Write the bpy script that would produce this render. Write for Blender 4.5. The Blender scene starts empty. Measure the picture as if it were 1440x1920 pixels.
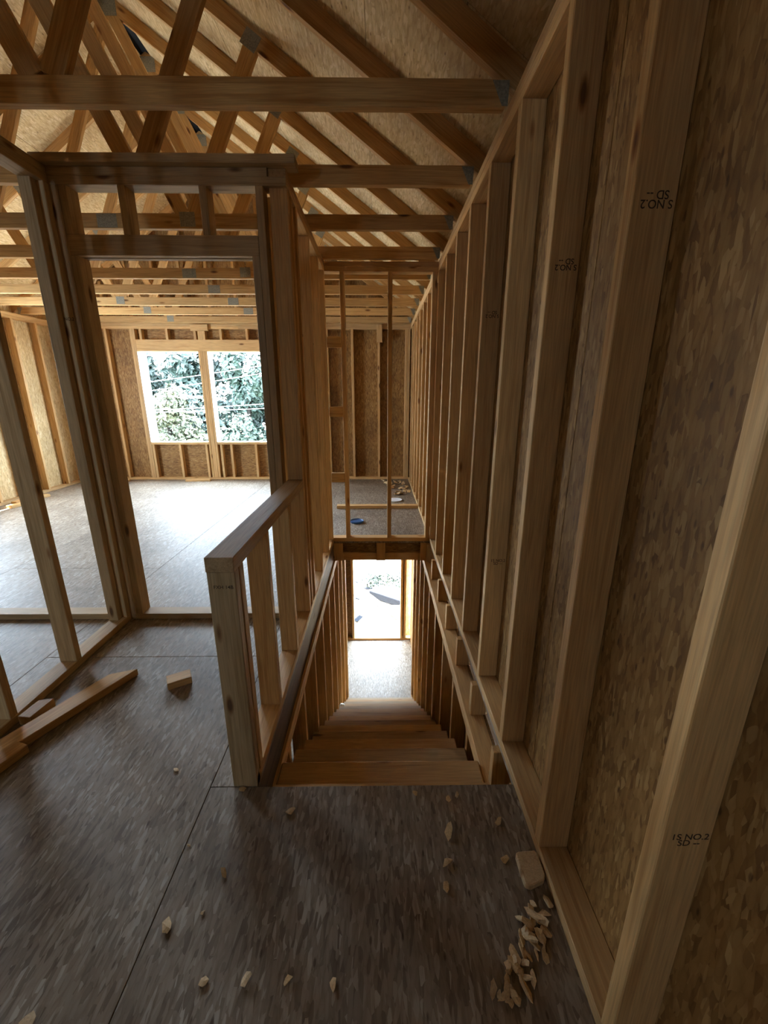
import bpy, bmesh, math, random
from mathutils import Matrix, Vector, noise

random.seed(7)
SC = bpy.context.scene
COL = SC.collection

# ------------------------------------------------------------------ camera
F_PX, PITCH, YAW, ROLL, CAM_H = 765.93, 0.2793, 0.0119, 0.0007, 1.4024
fw = Vector((math.sin(YAW) * math.cos(PITCH), math.cos(YAW) * math.cos(PITCH), -math.sin(PITCH)))
rt = Vector((math.cos(YAW), -math.sin(YAW), 0.0))
up = rt.cross(fw)
r2 = math.cos(ROLL) * rt + math.sin(ROLL) * up
u2 = -math.sin(ROLL) * rt + math.cos(ROLL) * up
cd = bpy.data.cameras.new('camera')
cd.sensor_fit = 'HORIZONTAL'
cd.sensor_width = 36.0
cd.lens = 36.0 * F_PX / 1440.0
cd.clip_start = 0.02
cam = bpy.data.objects.new('camera', cd)
M = Matrix((r2, u2, -fw)).transposed().to_4x4()
M.translation = (0, 0, CAM_H)
cam.matrix_world = M
COL.objects.link(cam)
SC.camera = cam

# ------------------------------------------------------------------ sky, sun, exposure
world = bpy.data.worlds.new('sky')
SC.world = world
world.use_nodes = True
bg = world.node_tree.nodes['Background']
bg.inputs[0].default_value = (0.64, 0.82, 1.0, 1)
bg.inputs[1].default_value = 7.0
sd = bpy.data.lights.new('sun', 'SUN')
sd.energy = 26.0
sd.angle = math.radians(0.6)
sd.color = (1.0, 0.94, 0.84)
sun = bpy.data.objects.new('sun', sd)
sun.rotation_euler = Vector((0.27, 0.02, -0.963)).to_track_quat('-Z', 'Y').to_euler()
COL.objects.link(sun)
SC.view_settings.view_transform = 'Standard'
SC.view_settings.look = 'None'
SC.view_settings.gamma = 1.0
SC.view_settings.use_curve_mapping = False
SC.view_settings.exposure = 2.7
try:
    SC.cycles.max_bounces = 7
    SC.cycles.diffuse_bounces = 6
    SC.cycles.glossy_bounces = 2
    SC.cycles.use_adaptive_sampling = True
    SC.cycles.adaptive_threshold = 0.03
    SC.cycles.adaptive_min_samples = 30
    SC.cycles.caustics_reflective = False
    SC.cycles.caustics_refractive = False
    SC.cycles.sample_clamp_indirect = 8.0
except Exception:
    pass


def portal(name, loc, direction, sx, sy):
    l = bpy.data.lights.new(name, 'AREA')
    l.shape = 'RECTANGLE'
    l.size, l.size_y = sx, sy
    l.cycles.is_portal = True
    o = bpy.data.objects.new(name, l)
    o.location = loc
    o.rotation_euler = Vector(direction).to_track_quat('-Z', 'Z').to_euler()
    COL.objects.link(o)


# ------------------------------------------------------------------ dimensions
T2, W4 = 0.038, 0.089
XR = 0.4985                 # inner face of the long wall beside the stairs
XL = -4.95                  # inner face of the opposite outside wall
XS = -0.455                 # stair side of the left stair wall
YS0, YS1 = 1.186, 3.83      # stair opening
YF = 6.95                   # inner face of the window wall
YB = -2.6                   # wall behind
H = 2.467                   # top of the plates
HS = H - 2 * T2             # underside of the plates
SLOPE = 0.70
XO_R, XO_L = XR + W4, XL - W4
XM = (XO_R + XO_L) / 2
ZD = -0.202                 # underside of the floor joists
ZL = -2.775                 # lower floor
YD = 6.33                   # lower door wall


def stud_y(k):
    return 0.936 + 0.4064 * k


def truss_y(k):
    return 1.937 + 0.6096 * k


# ------------------------------------------------------------------ materials
def new_mat(name):
    m = bpy.data.materials.new(name)
    m.use_nodes = True
    nt = m.node_tree
    return m, nt, nt.nodes['Principled BSDF']


def node(nt, t, **kw):
    n = nt.nodes.new(t)
    for k, v in kw.items():
        setattr(n, k, v)
    return n


def mapped(nt, scale, rot=(0, 0, 0), rnd=True):
    tc = node(nt, 'ShaderNodeTexCoord')
    src = tc.outputs['Object']
    if rnd:
        oi = node(nt, 'ShaderNodeObjectInfo')
        mu = node(nt, 'ShaderNodeVectorMath', operation='SCALE')
        co = node(nt, 'ShaderNodeCombineXYZ')
        for i in range(3):
            nt.links.new(oi.outputs['Random'], co.inputs[i])
        nt.links.new(co.outputs[0], mu.inputs[0])
        mu.inputs['Scale'].default_value = 37.0
        ad = node(nt, 'ShaderNodeVectorMath', operation='ADD')
        nt.links.new(src, ad.inputs[0])
        nt.links.new(mu.outputs[0], ad.inputs[1])
        src = ad.outputs[0]
    mp = node(nt, 'ShaderNodeMapping')
    mp.inputs['Scale'].default_value = scale
    mp.inputs['Rotation'].default_value = rot
    nt.links.new(src, mp.inputs[0])
    return mp.outputs[0]


def ramp(nt, fac, stops):
    r = node(nt, 'ShaderNodeValToRGB')
    e = r.color_ramp.elements
    while len(e) < len(stops):
        e.new(0.5)
    for el, (p, c) in zip(e, stops):
        el.position = p
        el.color = (*c, 1)
    nt.links.new(fac, r.inputs[0])
    return r.outputs[0]


def mix(nt, kind, fac, a, b):
    n = node(nt, 'ShaderNodeMix', data_type='RGBA', blend_type=kind)
    for sock, v in ((n.inputs[0], fac), (n.inputs[6], a), (n.inputs[7], b)):
        if isinstance(v, (int, float)):
            sock.default_value = v
        elif isinstance(v, tuple):
            sock.default_value = (*v, 1)
        else:
            nt.links.new(v, sock)
    return n.outputs[2]


def lumber(name, light, dark, rough=0.62):
    m, nt, b = new_mat(name)
    grain = node(nt, 'ShaderNodeTexNoise')
    grain.inputs['Scale'].default_value = 1.0
    grain.inputs['Detail'].default_value = 3
    grain.inputs['Distortion'].default_value = 0.6
    nt.links.new(mapped(nt, (42, 42, 1.6)), grain.inputs['Vector'])
    fine = node(nt, 'ShaderNodeTexNoise')
    fine.inputs['Scale'].default_value = 1.0
    fine.inputs['Detail'].default_value = 1.5
    nt.links.new(mapped(nt, (260, 260, 9)), fine.inputs['Vector'])
    c = ramp(nt, grain.outputs[0], [(0.30, dark), (0.48, light), (0.62, light), (0.75, dark)])
    c2 = ramp(nt, fine.outputs[0], [(0.3, (0.80, 0.78, 0.75)), (0.7, (1.08, 1.06, 1.04))])
    c = mix(nt, 'MULTIPLY', 1.0, c, c2)
    # slow weathering patches
    w = node(nt, 'ShaderNodeTexNoise')
    w.inputs['Scale'].default_value = 1.0
    nt.links.new(mapped(nt, (5, 5, 1.1)), w.inputs['Vector'])
    wc = ramp(nt, w.outputs[0], [(0.35, (0.84, 0.82, 0.82)), (0.6, (1, 1, 1))])
    c = mix(nt, 'MULTIPLY', 0.8, c, wc)
    # knots
    v = node(nt, 'ShaderNodeTexVoronoi')
    v.inputs['Scale'].default_value = 1.0
    nt.links.new(mapped(nt, (8.5, 8.5, 2.6)), v.inputs['Vector'])
    k = ramp(nt, v.outputs['Distance'], [(0.055, (0.20, 0.11, 0.06)), (0.085, (0.55, 0.40, 0.28)), (0.13, (1, 1, 1))])
    c = mix(nt, 'MULTIPLY', 0.9, c, k)
    # tone of each board
    oi = node(nt, 'ShaderNodeObjectInfo')
    t = ramp(nt, oi.outputs['Random'], [(0.0, (0.80, 0.77, 0.76)), (0.35, (1.0, 0.97, 0.92)), (0.7, (0.95, 0.88, 0.80)), (1.0, (1.10, 1.06, 1.0))])
    c = mix(nt, 'MULTIPLY', 0.9, c, t)
    nt.links.new(c, b.inputs['Base Color'])
    b.inputs['Roughness'].default_value = rough
    b.inputs['Specular IOR Level'].default_value = 0.3
    bp = node(nt, 'ShaderNodeBump')
    bp.inputs['Strength'].default_value = 0.12
    bp.inputs['Distance'].default_value = 0.002
    nt.links.new(fine.outputs[0], bp.inputs['Height'])
    nt.links.new(bp.outputs[0], b.inputs['Normal'])
    return m


def strand(name, cols, rough, spec, bump, s=1.0, stain=0.5):
    m, nt, b = new_mat(name)

    def flakes(rot, sc, off):
        vv = mapped(nt, sc, rot)
        n = node(nt, 'ShaderNodeTexNoise')
        n.inputs['Scale'].default_value = 0.35
        n.inputs['Detail'].default_value = 0
        nt.links.new(vv, n.inputs['Vector'])
        add = node(nt, 'ShaderNodeVectorMath', operation='MULTIPLY_ADD')
        nt.links.new(n.outputs['Color'], add.inputs[0])
        add.inputs[1].default_value = (1.4, 1.4, 1.4)
        nt.links.new(vv, add.inputs[2])
        v = node(nt, 'ShaderNodeTexVoronoi')
        v.inputs['Scale'].default_value = 1.0
        nt.links.new(add.outputs[0], v.inputs['Vector'])
        sp = node(nt, 'ShaderNodeSeparateColor')
        nt.links.new(v.outputs['Color'], sp.inputs[0])
        return sp.outputs[0], v.outputs['Distance'], sp.outputs[1]
    a, da, sa = flakes((0, 0.45, 0), (62 * s, 62 * s, 15 * s), 0)
    d, dd, sd_ = flakes((0, -0.55, 0), (50 * s, 50 * s, 13 * s), 1)
    e, de, se = flakes((0, 1.35, 0), (70 * s, 70 * s, 18 * s), 2)
    gt = node(nt, 'ShaderNodeMath', operation='GREATER_THAN')
    gt.inputs[1].default_value = 0.55
    nt.links.new(sa, gt.inputs[0])
    gt2 = node(nt, 'ShaderNodeMath', operation='GREATER_THAN')
    gt2.inputs[1].default_value = 0.62
    nt.links.new(se, gt2.inputs[0])
    ca = ramp(nt, a, cols)
    cb = ramp(nt, d, cols)
    ce = ramp(nt, e, cols)
    c = mix(nt, 'MIX', gt.outputs[0], cb, ca)
    c = mix(nt, 'MIX', gt2.outputs[0], c, ce)
    # dark gaps between strands
    g = ramp(nt, da, [(0.45, (1, 1, 1)), (0.95, (0.72, 0.66, 0.6))])
    c = mix(nt, 'MULTIPLY', 0.8, c, g)
    # small dark bark flecks
    fl = node(nt, 'ShaderNodeTexVoronoi')
    fl.inputs['Scale'].default_value = 1.0
    nt.links.new(mapped(nt, (30, 30, 11), (0, 0.3, 0)), fl.inputs['Vector'])
    f = ramp(nt, fl.outputs['Distance'], [(0.07, (0.28, 0.20, 0.14)), (0.14, (1, 1, 1))])
    c = mix(nt, 'MULTIPLY', 0.75, c, f)
    w = node(nt, 'ShaderNodeTexNoise')
    w.inputs['Scale'].default_value = 1.0
    w.inputs['Detail'].default_value = 4
    nt.links.new(mapped(nt, (2.2, 2.2, 2.2)), w.inputs['Vector'])
    wc = ramp(nt, w.outputs[0], [(0.33, (0.70, 0.66, 0.62)), (0.58, (1.05, 1.03, 1.0))])
    c = mix(nt, 'MULTIPLY', stain, c, wc)
    nt.links.new(c, b.inputs['Base Color'])
    b.inputs['Roughness'].default_value = rough
    b.inputs['Specular IOR Level'].default_value = spec
    hm = node(nt, 'ShaderNodeMath', operation='MULTIPLY_ADD')
    nt.links.new(e, hm.inputs[0])
    hm.inputs[1].default_value = 1.4
    hm.inputs[2].default_value = 0.0
    bp = node(nt, 'ShaderNodeBump')
    bp.inputs['Strength'].default_value = bump
    bp.inputs['Distance'].default_value = 0.003
    nt.links.new(hm.outputs[0], bp.inputs['Height'])
    nt.links.new(bp.outputs[0], b.inputs['Normal'])
    return m


def plain(name, col, rough=0.6, metallic=0.0, spec=0.4, var=0.25, scale=20.0, bump=0.0):
    m, nt, b = new_mat(name)
    n = node(nt, 'ShaderNodeTexNoise')
    n.inputs['Scale'].default_value = scale
    n.inputs['Detail'].default_value = 4
    tc = node(nt, 'ShaderNodeTexCoord')
    nt.links.new(tc.outputs['Object'], n.inputs['Vector'])
    lo = tuple(c * (1 - var) for c in col)
    hi = tuple(min(1, c * (1 + var)) for c in col)
    nt.links.new(ramp(nt, n.outputs[0], [(0.3, lo), (0.7, hi)]), b.inputs['Base Color'])
    b.inputs['Roughness'].default_value = rough
    b.inputs['Metallic'].default_value = metallic
    b.inputs['Specular IOR Level'].default_value = spec
    if bump:
        bp = node(nt, 'ShaderNodeBump')
        bp.inputs['Strength'].default_value = bump
        bp.inputs['Distance'].default_value = 0.01
        nt.links.new(n.outputs[0], bp.inputs['Height'])
        nt.links.new(bp.outputs[0], b.inputs['Normal'])
    return m


def leaf_mat(name, a, b_):
    m, nt, b = new_mat(name)
    n = node(nt, 'ShaderNodeTexNoise')
    n.inputs['Scale'].default_value = 1.3
    n.inputs['Detail'].default_value = 5
    tc = node(nt, 'ShaderNodeTexCoord')
    nt.links.new(tc.outputs['Object'], n.inputs['Vector'])
    nt.links.new(ramp(nt, n.outputs[0], [(0.3, a), (0.7, b_)]), b.inputs['Base Color'])
    b.inputs['Roughness'].default_value = 0.6
    return m


MAT = {
    'pine': lumber('pine_lumber', (0.67, 0.44, 0.20), (0.53, 0.31, 0.12)),
    'truss': lumber('yellow_pine_lumber', (0.63, 0.40, 0.165), (0.47, 0.26, 0.085)),
    'grey': lumber('weathered_pine_lumber', (0.51, 0.37, 0.205), (0.39, 0.26, 0.125)),
    'rim': lumber('dark_rim_lumber', (0.17, 0.11, 0.085), (0.10, 0.065, 0.05)),  # shade on the stair-side rim is put into this dark colour
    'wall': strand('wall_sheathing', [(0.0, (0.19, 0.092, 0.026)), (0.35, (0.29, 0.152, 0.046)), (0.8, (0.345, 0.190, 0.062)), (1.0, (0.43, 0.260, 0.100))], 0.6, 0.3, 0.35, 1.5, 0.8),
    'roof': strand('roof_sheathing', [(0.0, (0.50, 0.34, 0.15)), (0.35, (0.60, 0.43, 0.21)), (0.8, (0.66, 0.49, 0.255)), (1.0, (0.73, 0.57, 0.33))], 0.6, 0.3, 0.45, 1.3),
    'floor': strand('subfloor_sheathing', [(0.0, (0.17, 0.125, 0.088)), (0.35, (0.26, 0.205, 0.152)), (0.8, (0.31, 0.255, 0.198)), (1.0, (0.43, 0.375, 0.31))], 0.55, 0.32, 1.0, 1.6, 0.8),
    'steel': plain('galvanised_steel', (0.27, 0.245, 0.18), 0.65, 0.0, 0.4, 0.3, 120.0),
    'ink': plain('stamp_ink', (0.075, 0.045, 0.025), 0.8, 0, 0.2, 0.3, 90),
    'chip': lumber('fresh_wood_chip', (0.72, 0.55, 0.33), (0.60, 0.42, 0.23)),
    'wrap': plain('house_wrap', (0.82, 0.84, 0.86), 0.5, 0, 0.4, 0.06, 8),
    'blue': plain('blue_plastic', (0.04, 0.11, 0.28), 0.35, 0, 0.5, 0.2, 6),
    'black': plain('black_underlay', (0.015, 0.015, 0.016), 0.9, 0, 0.2, 0.2, 10),
    'white': plain('white_paper', (0.85, 0.86, 0.88), 0.6, 0, 0.3, 0.06, 30),
    'ground': plain('pale_dirt', (0.20, 0.19, 0.17), 0.95, 0, 0.1, 0.25, 3.0, 0.6),
    'shingle': plain('grey_shingle', (0.007, 0.009, 0.014), 0.9, 0, 0.2, 0.4, 40),
    'leaf_dark': leaf_mat('dark_leaves', (0.005, 0.012, 0.008), (0.011, 0.026, 0.016)),
    'leaf_mid': leaf_mat('green_leaves', (0.007, 0.018, 0.011), (0.017, 0.036, 0.021)),
    'leaf_yellow': leaf_mat('yellowing_leaves', (0.020, 0.028, 0.011), (0.048, 0.050, 0.020)),
    'bark': plain('bark', (0.018, 0.015, 0.012), 0.9, 0, 0.1, 0.4, 9, 0.5),
    'cable': plain('pale_cable', (0.75, 0.76, 0.78), 0.5, 0, 0.4, 0.05, 9),
}

# ------------------------------------------------------------------ builders
_mesh = {}


def box_mesh(w, t, L, ch):
    key = (round(w, 4), round(t, 4), round(L, 4), ch)
    if key in _mesh:
        return _mesh[key]
    bm = bmesh.new()
    bmesh.ops.create_cube(bm, size=1.0)
    bmesh.ops.scale(bm, vec=(w, t, L), verts=bm.verts)
    if ch:
        bmesh.ops.bevel(bm, geom=list(bm.edges), offset=ch, segments=1, affect='EDGES', profile=0.5)
    me = bpy.data.meshes.new('board')
    bm.to_mesh(me)
    bm.free()
    _mesh[key] = me
    return me


def with_mat(me, mat):
    key = (me.name, mat)
    if key in _mesh:
        return _mesh[key]
    m2 = me if not me.materials else me.copy()
    if m2 is me:
        me.materials.append(MAT[mat])
    else:
        m2.materials.clear()
        m2.materials.append(MAT[mat])
    _mesh[key] = m2
    return m2


def link(name, me, parent=None, mw=None):
    o = bpy.data.objects.new(name, me)
    COL.objects.link(o)
    if parent is not None:
        o.parent = parent
    if mw is not None:
        o.matrix_local = mw
    return o


def piece(name, parent, lo, hi, mat='pine', ch=0.0022, lon=None):
    """Axis-aligned board between two corners: local z runs along it, local y across its thickness."""
    d = [abs(hi[i] - lo[i]) for i in range(3)]
    ce = Vector([(hi[i] + lo[i]) / 2 for i in range(3)])
    order = sorted(range(3), key=lambda i: d[i])
    if lon is None:
        thin, mid, lon = order
    else:
        thin, mid = [i for i in order if i != lon]
    ez, ex = Vector((0, 0, 0)), Vector((0, 0, 0))
    ez[lon] = 1
    ex[mid] = 1
    ey = ez.cross(ex)
    mw = Matrix((ex, ey, ez)).transposed().to_4x4()
    mw.translation = ce
    c = min(ch, d[thin] * 0.2)
    me = with_mat(box_mesh(d[mid], d[thin], d[lon], round(c, 4)), mat)
    return link(name, me, parent, mw)


def bar(name, parent, p, q, w, t, normal, mat='pine', ch=0.0022):
    """Board from p to q; 'normal' is the direction of its thickness t."""
    p, q = Vector(p), Vector(q)
    ez = (q - p)
    L = ez.length
    ez.normalize()
    ey = Vector(normal).normalized()
    ex = ey.cross(ez).normalized()
    ey = ez.cross(ex)
    mw = Matrix((ex, ey, ez)).transposed().to_4x4()
    mw.translation = (p + q) / 2
    me = with_mat(box_mesh(w, t, L, ch), mat)
    return link(name, me, parent, mw)


def tag(o, label, cat, group=None, kind=None):
    o['label'] = label
    o['category'] = cat
    if group:
        o['group'] = group
    if kind:
        o['kind'] = kind
    return o


def root(name, label, cat, loc=(0, 0, 0), group=None, kind=None):
    o = bpy.data.objects.new(name, None)
    o.location = loc
    o.empty_display_size = 0.1
    COL.objects.link(o)
    return tag(o, label, cat, group, kind)


def prism(name, pts, z0, z1, mat, parent=None, axis='z', ch=0.0):
    """Extruded polygon; pts in (x, y) for axis z, in (x, z) for axis y."""
    bm = bmesh.new()
    lo, hi = [], []
    for a, b in pts:
        lo.append(bm.verts.new((a, b, z0) if axis == 'z' else (a, z0, b)))
        hi.append(bm.verts.new((a, b, z1) if axis == 'z' else (a, z1, b)))
    bm.faces.new(lo[::-1])
    bm.faces.new(hi)
    n = len(pts)
    for i in range(n):
        bm.faces.new((lo[i], lo[(i + 1) % n], hi[(i + 1) % n], hi[i]))
    bmesh.ops.recalc_face_normals(bm, faces=bm.faces)
    if ch:
        bmesh.ops.bevel(bm, geom=list(bm.edges), offset=ch, segments=1, affect='EDGES', profile=0.5)
    me = bpy.data.meshes.new(name)
    bm.to_mesh(me)
    bm.free()
    me.materials.append(MAT[mat])
    return link(name, me, parent)


def stamp(text, parent_stud, corner, right, upv, width):
    """Ink stamp lettering laid on a stud face."""
    c = bpy.data.curves.new('grade_stamp', 'FONT')
    c.body = text
    c.size = 1.0
    c.space_line = 0.75
    c.align_x = 'CENTER'
    c.align_y = 'CENTER'
    c.offset = 0.012
    tmp = bpy.data.objects.new('grade_stamp', c)
    COL.objects.link(tmp)
    dg = bpy.context.evaluated_depsgraph_get()
    me = bpy.data.meshes.new_from_object(tmp.evaluated_get(dg))
    bpy.data.objects.remove(tmp)
    xs = [v.co.x for v in me.vertices]
    s = width / (max(xs) - min(xs))
    ex, ey = Vector(right).normalized(), Vector(upv).normalized()
    ez = ex.cross(ey)
    mw = Matrix((ex * s, ey * s, ez * s)).transposed().to_4x4()
    mw.translation = Vector(corner) + ez * 0.0006
    me.transform(mw)
    me.materials.clear()
    me.materials.append(MAT['ink'])
    o = bpy.data.objects.new('grade_stamp', me)
    COL.objects.link(o)
    o.parent = parent_stud
    o.matrix_parent_inverse = parent_stud.matrix_local.inverted()
    o['label'] = 'black ink grade stamp'
    return o


# ------------------------------------------------------------------ subfloor
floor = root('floor', 'weathered grey-brown strand board subfloor of the upper storey', 'floor', kind='structure')
seams_x = [-5.06, -4.29, -3.07, -1.85, -0.63, 0.59]
hole = (XS, XR, YS0, YS1)
G = 0.0012


def floor_panel(x0, x1, y0, y1):
    if x1 - x0 < 0.02 or y1 - y0 < 0.02:
        return
    piece('floor_panel', floor, (x0 + G, y0 + G, -0.018), (x1 - G, y1 - G, 0.0), 'floor', 0.0012, 1)


for i in range(len(seams_x) - 1):
    x0, x1 = seams_x[i], seams_x[i + 1]
    y = YB - 0.1 if i % 2 else YB - 1.32
    ys = [YB - 0.1]
    base = YS0 if i == 4 else (1.979 if i % 2 else 1.979 - 1.22)
    for k in range(-4, 5):
        yy = base + 2.438 * k
        if YB - 0.1 < yy < YF + 0.1:
            ys.append(yy)
    ys.append(YF + 0.1)
    for y0, y1 in zip(ys[:-1], ys[1:]):
        # cut the stair hole out of the panel
        if x1 > hole[0] and x0 < hole[1] and y1 > hole[2] and y0 < hole[3]:
            floor_panel(x0, x1, y0, min(y1, hole[2]))
            floor_panel(x0, x1, max(y0, hole[3]), y1)
            a, b = max(y0, hole[2]), min(y1, hole[3])
            floor_panel(x0, min(x1, hole[0]), a, b)
            floor_panel(max(x0, hole[1]), x1, a, b)
        else:
            floor_panel(x0, x1, y0, y1)

# ------------------------------------------------------------------ long wall on the stair's far side (right)
wr = root('wall_right', 'long open stud wall with strand board sheathing beside the stairs', 'wall', kind='structure')
piece('bottom_plate', wr, (XR, YB, 0), (XO_R, YF, T2))
for y0, y1 in ((YB, 1.05), (1.05, 4.7), (4.7, YF)):
    piece('top_plate', wr, (XR, y0, HS), (XO_R, y1, HS + T2))
for y0, y1 in ((YB, 0.2), (0.2, 3.9), (3.9, YF)):
    piece('top_plate', wr, (XR, y0, HS + T2), (XO_R, y1, H))
studs_r = {}
for k in range(-8, 15):
    y = stud_y(k)
    if y + T2 > YF:
        continue
    studs_r[k] = piece('stud', wr, (XR, y, T2), (XO_R, y + T2, HS))
SHX = XO_R + 0.0005
SH_TOP = 2.60
ys = [YB - 0.1, YB + 0.62, 0.02, 1.24, 2.459, 3.678, 4.897, 6.116, YF + 0.1]
for y0, y1 in zip(ys[:-1], ys[1:]):
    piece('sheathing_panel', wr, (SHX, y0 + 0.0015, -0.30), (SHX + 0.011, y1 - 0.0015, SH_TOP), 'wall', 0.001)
piece('house_wrap', wr, (SHX + 0.0125, YB - 0.1, -0.30), (SHX + 0.0135, YF + 0.1, SH_TOP), 'wrap', 0)  # unseen backing added to stop light leaking through the panel seams
# ink stamps on the near faces of the studs
for k, zc, flip in ((0, 1.773, 1), (1, 1.770, 1), (3, 1.777, 1), (2, 0.658, 0), (-1, 0.644, 0)):
    s = -1 if flip else 1
    body = ('S NO.2' if flip else '1S NO.2') + chr(10) + 'SD --'
    stamp(body, studs_r[k], (0.548, stud_y(k), zc), (s, 0, 0), (0, 0, s), 0.064)

# ------------------------------------------------------------------ window wall (far)
wf = root('wall_far', 'stud wall with twin window openings at the far end of the room', 'wall', kind='structure')
Y0, Y1 = YF, YF + W4
WZ0, WZ1 = 0.635, 2.063
OA = (-3.82, -2.865)
OB = (-2.72, -1.765)
piece('bottom_plate', wf, (XL, Y0, 0), (XR, Y1, T2))
piece('top_plate', wf, (XL, Y0, HS), (-2.2, Y1, HS + T2))
piece('top_plate', wf, (-2.2, Y0, HS), (XR, Y1, HS + T2))
piece('top_plate', wf, (XO_L, Y0, HS + T2), (XO_R, Y1, H))
for x in (-4.95, -4.68, -4.295, -3.896, -3.858, -1.765, -1.727, -1.25, -0.843, -0.442, -0.022, 0.42, 0.46):
    piece('stud', wf, (x, Y0, T2), (x + T2, Y1, HS))
piece('window_header', wf, (-3.858 + T2, Y0, WZ1), (OB[1], Y0 + T2, WZ1 + 0.172))
piece('window_header', wf, (-3.858 + T2, Y0 + 0.05, WZ1), (OB[1], Y1, WZ1 + 0.172))
for x in (-3.75, -3.34, -2.905, -2.50, -2.09):
    piece('cripple_stud', wf, (x, Y0, WZ1 + 0.172), (x + T2, Y1, HS))
for x in (-2.84, -2.802, -2.764):
    piece('cripple_stud', wf, (x, Y0, WZ1 + 0.172), (x + T2, Y1, HS))
piece('scab_block', wf, (-2.93, Y0 - T2, 2.36), (-2.66, Y0 - 0.001, 2.45))
piece('scab_block', wf, (-0.035, Y0 - T2, 2.20), (0.054, Y0 - 0.001, 2.455))
for x in (OA[1], OA[1] + T2 + 0.002, OB[0] - 2 * T2 - 0.001, OB[0] - T2):
    piece('trimmer_stud', wf, (x, Y0, T2), (x + T2 - 0.001, Y1, WZ1))
for a, b in (OA, OB):
    piece('sill_plate', wf, (a, Y0, WZ0 - T2), (b, Y1, WZ0))
for x in (-3.815, -3.37, -2.93, -2.68, -2.51, -2.10, -1.805):
    piece('cripple_stud', wf, (x, Y0, T2), (x + T2, Y1, WZ0 - T2))
YP = Y1 + 0.0005
for x0, x1, z0, z1 in ((XO_L, OA[0], -0.3, H + 0.1), (OB[1], -0.64, -0.3, H + 0.1), (-0.64, XO_R, -0.3, H + 0.1),
                       (OA[0], OA[1], -0.3, WZ0), (OB[0], OB[1], -0.3, WZ0), (OA[1], OB[0], -0.3, H + 0.1),
                       (OA[0], OA[1], WZ1, H + 0.1), (OB[0], OB[1], WZ1, H + 0.1)):
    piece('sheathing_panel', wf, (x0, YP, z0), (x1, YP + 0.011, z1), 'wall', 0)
for i, (a, b) in enumerate((OA, OB)):
    w = root('window_%d' % (i + 1), ('twin window opening nearer the corner, house wrap folded round its edge' if i == 0 else 'twin window opening next to the door frame, house wrap folded round its edge'), 'window', kind='structure')
    fl = 0.16 if i == 0 else 0.08
    prism('house_wrap_flap', [(a + 0.002, YP - 0.10), (a + 0.002, YP + 0.02), (a - 0.01, YP + fl), (a + 0.004, YP + fl), (a + 0.008, YP + 0.02), (a + 0.008, YP - 0.10)], WZ0 + 0.005, WZ1 - 0.005, 'wrap', w)
    piece('house_wrap_sill', w, (a + 0.01, Y0 + 0.01, WZ0), (b - 0.01, YP + 0.05, WZ0 + 0.006), 'wrap', 0)
    piece('house_wrap_head', w, (a + 0.01, Y0 + 0.055, WZ1 - 0.006), (b - 0.01, YP + 0.03, WZ1), 'wrap', 0)
    piece('house_wrap_jamb', w, (b - 0.008, Y0 + 0.06, WZ0 + 0.006), (b - 0.002, YP + 0.02, WZ1 - 0.006), 'wrap', 0)
    portal('window_portal_%d' % (i + 1), ((a + b) / 2, YP + 0.03, (WZ0 + WZ1) / 2), (0, -1, 0), b - a, WZ1 - WZ0)

# ------------------------------------------------------------------ opposite outside wall (left)
wl = root('wall_left', 'bright stud wall with pale sheathing at the room\'s outer side', 'wall', kind='structure')
piece('bottom_plate', wl, (XO_L, YB, 0), (XL, YF, T2))
piece('top_plate', wl, (XO_L, YB, HS), (XL, YF, HS + T2))
piece('top_plate', wl, (XO_L, YB, HS + T2), (XL, YF, H))
ADDED_LWIN = [(4.2, 5.15)]  # unseen opening added to let in sky light and a sun patch
for k in range(24):
    y = 6.45 - 0.4064 * k
    if y < YB:
        break
    if any(a - T2 < y < b for a, b in ADDED_LWIN):
        piece('cripple_stud', wl, (XO_L, y, T2), (XL, y + T2, WZ0 - T2))
        continue
    piece('stud', wl, (XO_L, y, T2), (XL, y + T2, HS))
piece('stud', wl, (XO_L, YF - T2 - 0.001, T2), (XL, YF - 0.001, HS))
for a, b in ADDED_LWIN:  # sill, header and portal of the added opening
    piece('sill_plate', wl, (XO_L, a, WZ0 - T2), (XL, b, WZ0))
    piece('window_header', wl, (XO_L, a, WZ1), (XL, b, HS))
    portal('window_portal_left_%d' % int(a * 10), (XO_L - 0.03, (a + b) / 2, (WZ0 + WZ1) / 2), (1, 0, 0), b - a, WZ1 - WZ0)
cuts = [YB - 0.1]
for a, b in ADDED_LWIN:
    cuts += [a, b]
cuts += [YF + 0.1]
for i, (a, b) in enumerate(zip(cuts[:-1], cuts[1:])):
    if i % 2 == 0:
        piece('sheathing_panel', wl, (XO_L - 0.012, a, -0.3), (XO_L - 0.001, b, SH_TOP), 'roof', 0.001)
    else:
        piece('sheathing_panel', wl, (XO_L - 0.012, a, -0.3), (XO_L - 0.001, b, WZ0), 'roof', 0.001)
        piece('sheathing_panel', wl, (XO_L - 0.012, a, WZ1), (XO_L - 0.001, b, SH_TOP), 'roof', 0.001)

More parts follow.
